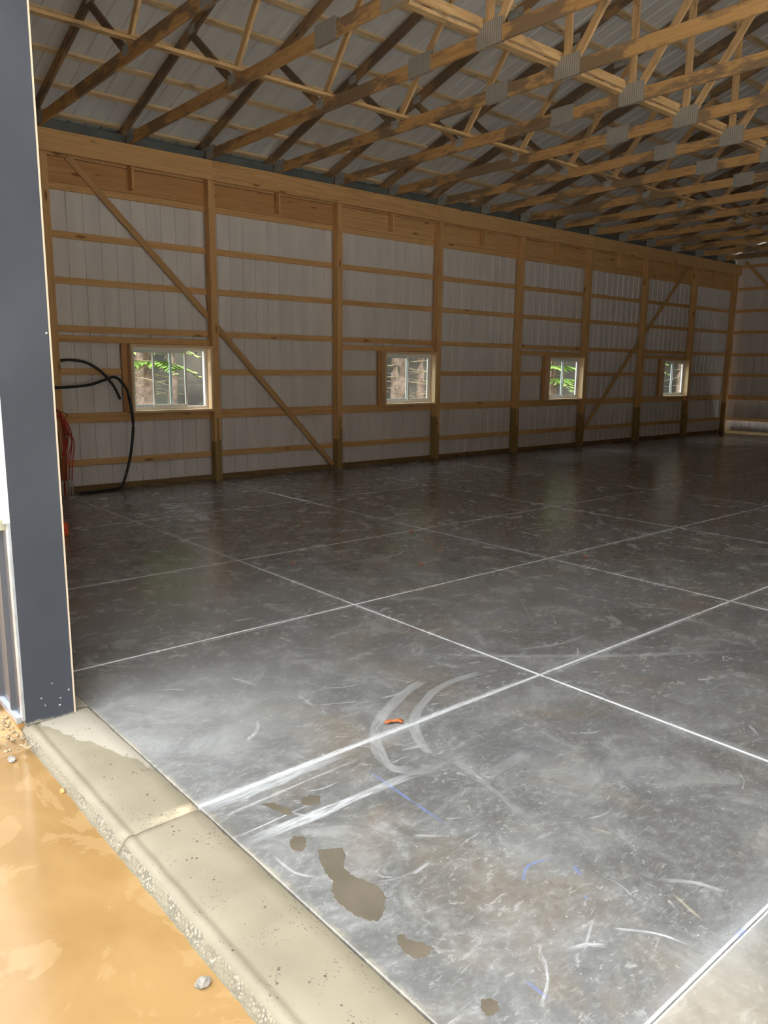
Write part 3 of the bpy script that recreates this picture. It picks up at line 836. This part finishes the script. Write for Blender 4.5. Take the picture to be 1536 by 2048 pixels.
# ------------------------------------------------------------------ things on the floor and along the wall
def puddle(pts, label, seed):
    c = Vector((sum(p[0] for p in pts)/len(pts), sum(p[1] for p in pts)/len(pts), 0))
    ring = []
    P = [Vector((p[0], p[1], 0)) for p in pts]; n = len(P)
    for i in range(n):
        b, d = P[i], P[(i+1) % n]; m = max(3, int((d-b).length/.006))
        for k in range(m):
            q = b+(d-b)*(k/m); nr = Vector(((d-b).y, -(d-b).x, 0)).normalized()
            q = q+nr*(.007*noise.noise(q*45+Vector((seed, 0, 0)))+.004*noise.noise(q*130))
            ring.append(q-c)
    m = len(ring)
    v = [(q.x, q.y, .0001) for q in ring]+[(q.x*.985, q.y*.985, .0009) for q in ring]
    f = [(i, (i+1) % m, m+(i+1) % m, m+i) for i in range(m)]+[tuple(m+i for i in range(m))]
    o = mesh('puddle', v, f, 'wet', None, loc=c)
    tag(o, label, 'puddle', 'small wet patches on the floor')
puddle([(1.538, 2.166), (1.571, 2.155), (1.62, 2.122), (1.608, 2.085), (1.551, 2.026), (1.551, 1.962), (1.572, 1.91), (1.583, 1.859), (1.572, 1.809), (1.524, 1.759), (1.467, 1.73), (1.436, 1.764), (1.424, 1.811), (1.421, 1.895), (1.444, 1.954), (1.475, 1.983), (1.482, 2.034), (1.505, 2.102)], 'largest brown wet patch, elongated, on the floor beside the threshold', 1)
puddle([(1.52, 2.298), (1.552, 2.276), (1.528, 2.221), (1.481, 2.199), (1.468, 2.23), (1.482, 2.279)], 'small round wet patch just above the largest one', 2)
puddle([(1.539, 2.579), (1.585, 2.556), (1.615, 2.469), (1.607, 2.428), (1.579, 2.432), (1.567, 2.489)], 'narrow slanted wet patch between the two white slurry bands', 3)
puddle([(1.695, 2.501), (1.74, 2.504), (1.769, 2.47), (1.739, 2.429), (1.693, 2.429), (1.672, 2.46)], 'faint oval wet patch beside the narrow slanted one', 4)
puddle([(1.478, 1.646), (1.493, 1.634), (1.494, 1.598), (1.517, 1.565), (1.526, 1.521), (1.478, 1.512), (1.45, 1.532), (1.444, 1.583), (1.456, 1.616)], 'pointed wet patch below the largest one near the threshold', 5)
puddle([(1.491, 1.29), (1.514, 1.275), (1.526, 1.254), (1.495, 1.228), (1.463, 1.239), (1.465, 1.265)], 'squarish wet patch at the bottom edge of the picture', 6)

def leaf(loc, L, rz, seed, label, group=None):
    r = random.Random(seed); v, f = [], []
    n = 9
    for i in range(n):
        u = i/(n-1); x = (u-.5)*L
        w = L*(.20-.10*math.sin(math.pi*u)+.05*r.random())*(1 if 0 < i < n-1 else .8)
        h = .003+.006*r.random()+.006*math.sin(math.pi*u)
        for s in (-1, 0, 1): v.append((x, s*w+.1*L*(r.random()-.5)*.5, .002+h*(abs(s)*1.0+.25)))
    for i in range(n-1):
        for k in range(2): f.append((i*3+k, i*3+k+1, i*3+k+4, i*3+k+3))
    o = mesh('dry_leaf', v, f, 'leaf', None, smooth=True, loc=loc); o.rotation_euler.z = rz
    sm = o.modifiers.new('thick', 'SOLIDIFY'); sm.thickness = .0012
    tag(o, label, 'leaf', group)
leaf((2.465, 2.788, 0), .095, -.62, 3, 'curled bright orange leaf on the white saw cut line')
for i, (x, y) in enumerate([(4.80, 5.08), (3.90, 5.86), (5.75, 6.26), (5.36, 5.40), (6.25, 4.30), (5.05, 7.4)]):
    leaf((x, y, 0), .05, i*1.3, 20+i, ['tiny orange leaf scrap a step past the crossing of white cuts, mid-floor', 'tiny leaf scrap left of the white cut crossing, deeper into the floor', 'tiny leaf scrap out in the dim middle of the floor', 'tiny leaf scrap beside the chalk line in mid-floor', 'tiny leaf scrap near the starburst chalk mark', 'deepest tiny leaf scrap, toward the window wall'][i], 'leaf scraps on the dark floor')

# black water pipe
pa = tube('black_pipe', [(3.645, YW+.075, 1.852), (3.79, YW+.06, 1.866), (4.0, YW+.045, 1.835), (4.20, YW+.04, 1.717), (4.37, YW+.04, 1.52), (4.469, YW+.045, 1.316)], .019, 'black_pipe', n=6, seg=10)
tag(pa, 'short curved black plastic pipe arching out beside the first post', 'pipe')
pb = empty('black_pipe', (4.4, YW, 0), label='long black plastic pipe curving down past the first window to the floor', cat='pipe')
off = Vector((4.4, YW, 0))
Q = [(3.30, 11.06, 1.50), (3.56, 11.075, 1.489), (3.975, 11.09, 1.521), (4.20, 11.10, 1.585), (4.375, 11.10, 1.632), (4.50, 11.09, 1.52), (4.562, 11.09, 1.373), (4.605, 11.10, 1.10), (4.611, 11.11, .859), (4.562, 11.13, .491), (4.47, 11.12, .20), (4.385, 11.09, .045), (4.25, 11.06, .021), (3.95, 11.04, .020), (3.75, 11.03, .020)]
tube('pipe_run', [Vector(q)-off for q in Q], .020, 'black_pipe', pb, seg=10, n=6)
tube('pipe_collar', [Vector((4.568, 11.09, 1.34))-off, Vector((4.574, 11.09, 1.30))-off], .025, 'black_pipe', pb, seg=10, n=2)

# red heating tubes rising out of white sleeves
rt = empty('tubing_bundle', (3.55, 11.03, 0), label='bundle of red plastic tubing looped against the first post', cat='tubing')
o3 = Vector((3.55, 11.03, 0))
R = random.Random(5)
for i in range(9):
    x = 3.40+.032*i; y = 11.06-.02*(i % 3); tx = 3.50+.03*R.random(); h = 1.08+.10*R.random()
    bul = .10+.13*R.random(); s = 1 if i > 3 else -1
    pts = [(x, y, .0), (x, y, .18), (x+s*.02, y-.01, .45), (x+s*bul*.5, y-.03, .75), (tx+s*bul*.8, y-.035, .95), (tx+s*.05, 11.06, h), (tx-s*.04, 11.055, h-.02), (tx-s*bul*.5, 11.04, .85), (tx-s*.05, 11.03, .55)]
    tube('tube', [Vector(p)-o3 for p in pts], .008, 'red_tube', rt, seg=6, n=5)
    if i % 2 == 0 or i > 6:
        lathe('sleeve', [(.013, -.005), (.013, .16), (.016, .165), (.016, .20), (.009, .20)], 'pvc', rt, 12, loc=Vector((x, y, 0))-o3)
tube('tie_hook', [Vector(p)-o3 for p in ((3.50, 11.13, 1.16), (3.52, 11.04, 1.17), (3.60, 11.02, 1.15), (3.66, 11.04, 1.11), (3.62, 11.06, 1.08))], .006, 'skirt', rt, seg=6, n=5)

# orange marker standing on the slab behind the jamb
oc = empty('orange_container', (2.672, 8.40, 0), label='small bright orange plastic container on floor peeking past the door jamb', cat='container')
lathe('body', [(.040, 0), (.046, .004), (.046, .055), (.042, .060)], 'orange', oc, 20)
lathe('cap', [(.041, .061), (.042, .064), (.041, .105), (.034, .130), (.020, .142), (.004, .145)], 'orange', oc, 20)

# ------------------------------------------------------------------ outside: clay, water, gravel, woods
yd = mesh('ground', *boxes([(-60, .94, -60, 70, -.6, -.13), (.94, 80, -60, -4.4, -.6, -.10)]), 'yard')
tag(yd, 'bright clay yard in front of and beside the building', 'ground', kind='structure')
gd = mesh('ground', *boxes([(.94, 80, 11.5, 70, -.6, -.10), (23.4, 80, -4.4, 11.5, -.6, -.10)]), 'ground')
tag(gd, 'brown ground around the building and under the trees', 'ground', kind='structure')
v, f = [], []; nx, ny = 60, 90
for i in range(nx+1):
    for j in range(ny+1):
        x = .985-5.5*(i/nx)**1.6; y = -3+12*j/ny
        h = -.115+.02*noise.noise(Vector((x*2, y*2, 0)))+.012*noise.noise(Vector((x*9, y*9, 4)))
        s = max(0, min(1, (y-3.62-.25*noise.noise(Vector((x*3, y, 9)))-(.95-x)*.35)/.3)); s = s*s*(3-2*s)
        v.append((x, y, h+s*.088+s*.016*noise.noise(Vector((x*14, y*14, 2)))))
for i in range(nx):
    for j in range(ny): f.append((i*(ny+1)+j, (i+1)*(ny+1)+j, (i+1)*(ny+1)+j+1, i*(ny+1)+j+1))
md = mesh('clay_bank', v, f, 'mud', None, smooth=True)
tag(md, 'wet orange clay bank below the front wall beside the kerb', 'mud', kind='structure')
v, f = [], []
for i in range(31):
    for j in range(61):
        v.append((.985-5.0*i/30, -2.9+11.5*j/60, -.060))
for i in range(30):
    for j in range(60): f.append((i*61+j, (i+1)*61+j, (i+1)*61+j+1, i*61+j+1))
wt = mesh('muddy_water', v, f, 'water')
tag(wt, 'ochre muddy water standing against the outside of the threshold', 'water', kind='stuff')
# gravel, too fine to count
bm = bmesh.new(); rg = random.Random(11)
for i in range(420):
    x = .965-.55*rg.random()**1.5; y = 3.72+.75*rg.random()
    if y < 3.74+(.95-x)*.3: continue
    r = .004+.009*rg.random()**2
    q = bmesh.ops.create_icosphere(bm, subdivisions=1, radius=r)['verts']
    sx, sy, sz = (.7+.6*rg.random() for _ in range(3))
    for p in q: p.co = Vector((p.co.x*sx+x, p.co.y*sy+y, p.co.z*sz*.8-.022+.006*noise.noise(Vector((x*14, y*14, 2)))))
me = bpy.data.meshes.new('gravel'); bm.to_mesh(me); bm.free(); me.materials.append(M['gravel'])
g = bpy.data.objects.new('gravel', me); link(g); tag(g, 'fine tan gravel washed up under the wainscot', 'gravel', kind='stuff')
st = blob('stone', .022, 'stone', (.930, 1.915, -.052), 2, (1.1, .8, .8)); tag(st, 'grey stone poking from muddy water near bottom of the kerb', 'stone', 'stones in the water')
st = blob('stone', .024, 'stone', (.878, 3.74, -.056), 5, (.8, 1.3, .55)); tag(st, 'flat pale stone in shallow water below the gravel', 'stone', 'stones in the water')
st = blob('stone', .014, 'clay_board', (.968, 3.30, -.055), 8, (.8, 1.2, .8)); tag(st, 'small orange pebble at the water line against the kerb', 'stone', 'stones in the water')
st = blob('brick_chip', .035, 'leaf', (.935, 4.30, .012), 9, (1, 1.2, .7)); tag(st, 'reddish brick chip on gravel beneath the charcoal wainscot', 'brick chip')

# spruce trees behind the window wall
def tree_parts(seed, H, r0, low, dense, mat):
    R = random.Random(seed)
    o = empty('spruce_tree')
    trunk = [(.25*noise.noise(Vector((seed, z*.3, 0))), .25*noise.noise(Vector((z*.3, seed, 5))), z) for z in [x*H/8 for x in range(9)]]
    trunk[0] = (0, 0, -.3)
    tube('trunk', trunk, r0, 'bark', o, seg=10, n=3, taper=.12)
    v, f = [], []; tv = []
    z = .5
    while z < H*.97:
        nb = 5
        Lm = max(.35, (H-z)*.22+.3)*R.uniform(.8, 1.1); Lm = min(Lm, 1.35)
        for k in range(nb):
            if z < low and R.random() < .55: continue
            a = R.uniform(0, 6.28); L = Lm*R.uniform(.7, 1.1); droop = R.uniform(.15, .45)
            d = Vector((math.cos(a), math.sin(a), 0)); s = Vector((-d.y, d.x, 0))
            dead = z < low
            if dead: tv.append((d, z, L*.7, droop)); continue
            m = int(10*dense)
            for i in range(m):
                u = (i+.6)/m; c = Vector((0, 0, z))+d*(L*u)+Vector((0, 0, -droop*L*u*u+.05*L*u))
                for side in (-1, 1):
                    tw = .42*L*(1.05-u)*R.uniform(.6, 1.1)+.06
                    e = c+s*(side*tw)+d*(tw*.6)+Vector((0, 0, -tw*R.uniform(.15, .55)))
                    wd = (e-c).cross(Vector((R.uniform(-.4, .4), R.uniform(-.4, .4), 1))).normalized()*(.035+.05*tw)
                    b = len(v); md_ = (c+e)*.5
                    v += [c, md_+wd, e, md_-wd]; f.append((b, b+1, b+2, b+3))
        z += R.uniform(.28, .42)
    mesh('foliage', v, f, mat, o)
    for i, (d, z, L, dr) in enumerate(tv[:14]):
        tube('dead_branch', [Vector((0, 0, z)), Vector((0, 0, z-.05))+d*L*.5, Vector((0, 0, z-dr*L*.5))+d*L], .013, 'twig', o, seg=5, n=3, taper=.3)
    return o
protos = [tree_parts(1, 5.5, .12, 1.35, 1.6, 'needles'), tree_parts(2, 6.5, .13, 1.75, 1.3, 'needles'), tree_parts(3, 7, .17, 2.6, 1.0, 'needles_dark'), tree_parts(4, 7, .12, .4, 1.2, 'needles_dark')]
NEAR = [(6.65, 15.9, 2), (8.1, 18.3, 1), (9.8, 21.0, 2), (11.0, 17.6, 2), (14.3, 15.9, 2), (13.4, 18.9, 1), (17.0, 19.4, 2), (18.2, 16.2, 2), (21.2, 16.2, 0), (23.4, 19.2, 2), (25.6, 16.4, 2), (28.4, 17.6, 1), (30.6, 15.6, 0), (33.4, 18.4, 2), (13.6, 22.0, 2), (20.4, 21.4, 2), (27.8, 21.6, 2)]
WHICH = ['first ' if x < 9.5 else 'second ' if x < 17.5 else 'third ' if x < 24.5 else 'fourth ' for x, y, k in NEAR]
RT = random.Random(3)
first = [True]*4
def place(k, x, y, label, group):
    o = protos[k] if first[k] else copy_tree(protos[k]); first[k] = False
    o.location = (x, y, -.1); o.rotation_euler.z = RT.uniform(0, 6.28); s = RT.uniform(.9, 1.12); o.scale = (s, s, s)
    tag(o, label, 'tree', group)
for i, (x, y, k) in enumerate(NEAR):
    place(k, x, y, ['bright green low-branched spruce', 'green-boughed spruce', 'bare-trunked dark spruce'][k]+' standing in view of the %swindow from the doorway' % WHICH[i], 'spruces just outside the windows')
for i in range(2):
    for j in range(15):
        place(3 if (i+j) % 4 == 0 else 2, 2+j*4.0+RT.uniform(-.5, .5)+i*2.0, 24+i*4+RT.uniform(-.5, .5), 'dark dense spruce deep in the woods behind the windows', 'dark spruces deep in the woods')

# ridge ring added to block low sky from deep floor; also backs windows
v, f = [], []; n = 220
for i in range(n+1):
    a = math.radians(360*i/n); r = 35+2*noise.noise(Vector((i*.13, 0, 0)))
    c, s = math.cos(a), math.sin(a)
    top = 14.5+2.2*noise.noise(Vector((i*.21, 3, 0)))+1.6*noise.noise(Vector((i*.9, 7, 0)))+.9*((i*7) % 3-1)
    for rr, z in ((r, -.3), (r+.5, 1.0), (r+1.2, top*.5), (r+2.0, top), (r+5.0, top*.8), (r+9, -.3)): v.append((4+rr*c, rr*s, z))
for i in range(n):
    for k in range(5): f.append((i*6+k, (i+1)*6+k, (i+1)*6+k+1, i*6+k+1))
hl = mesh('sky_screen_ridge', v, f, 'woods', None)
tag(hl, 'added dark ridge ring screening low sky around the clearing', 'hill', kind='structure')
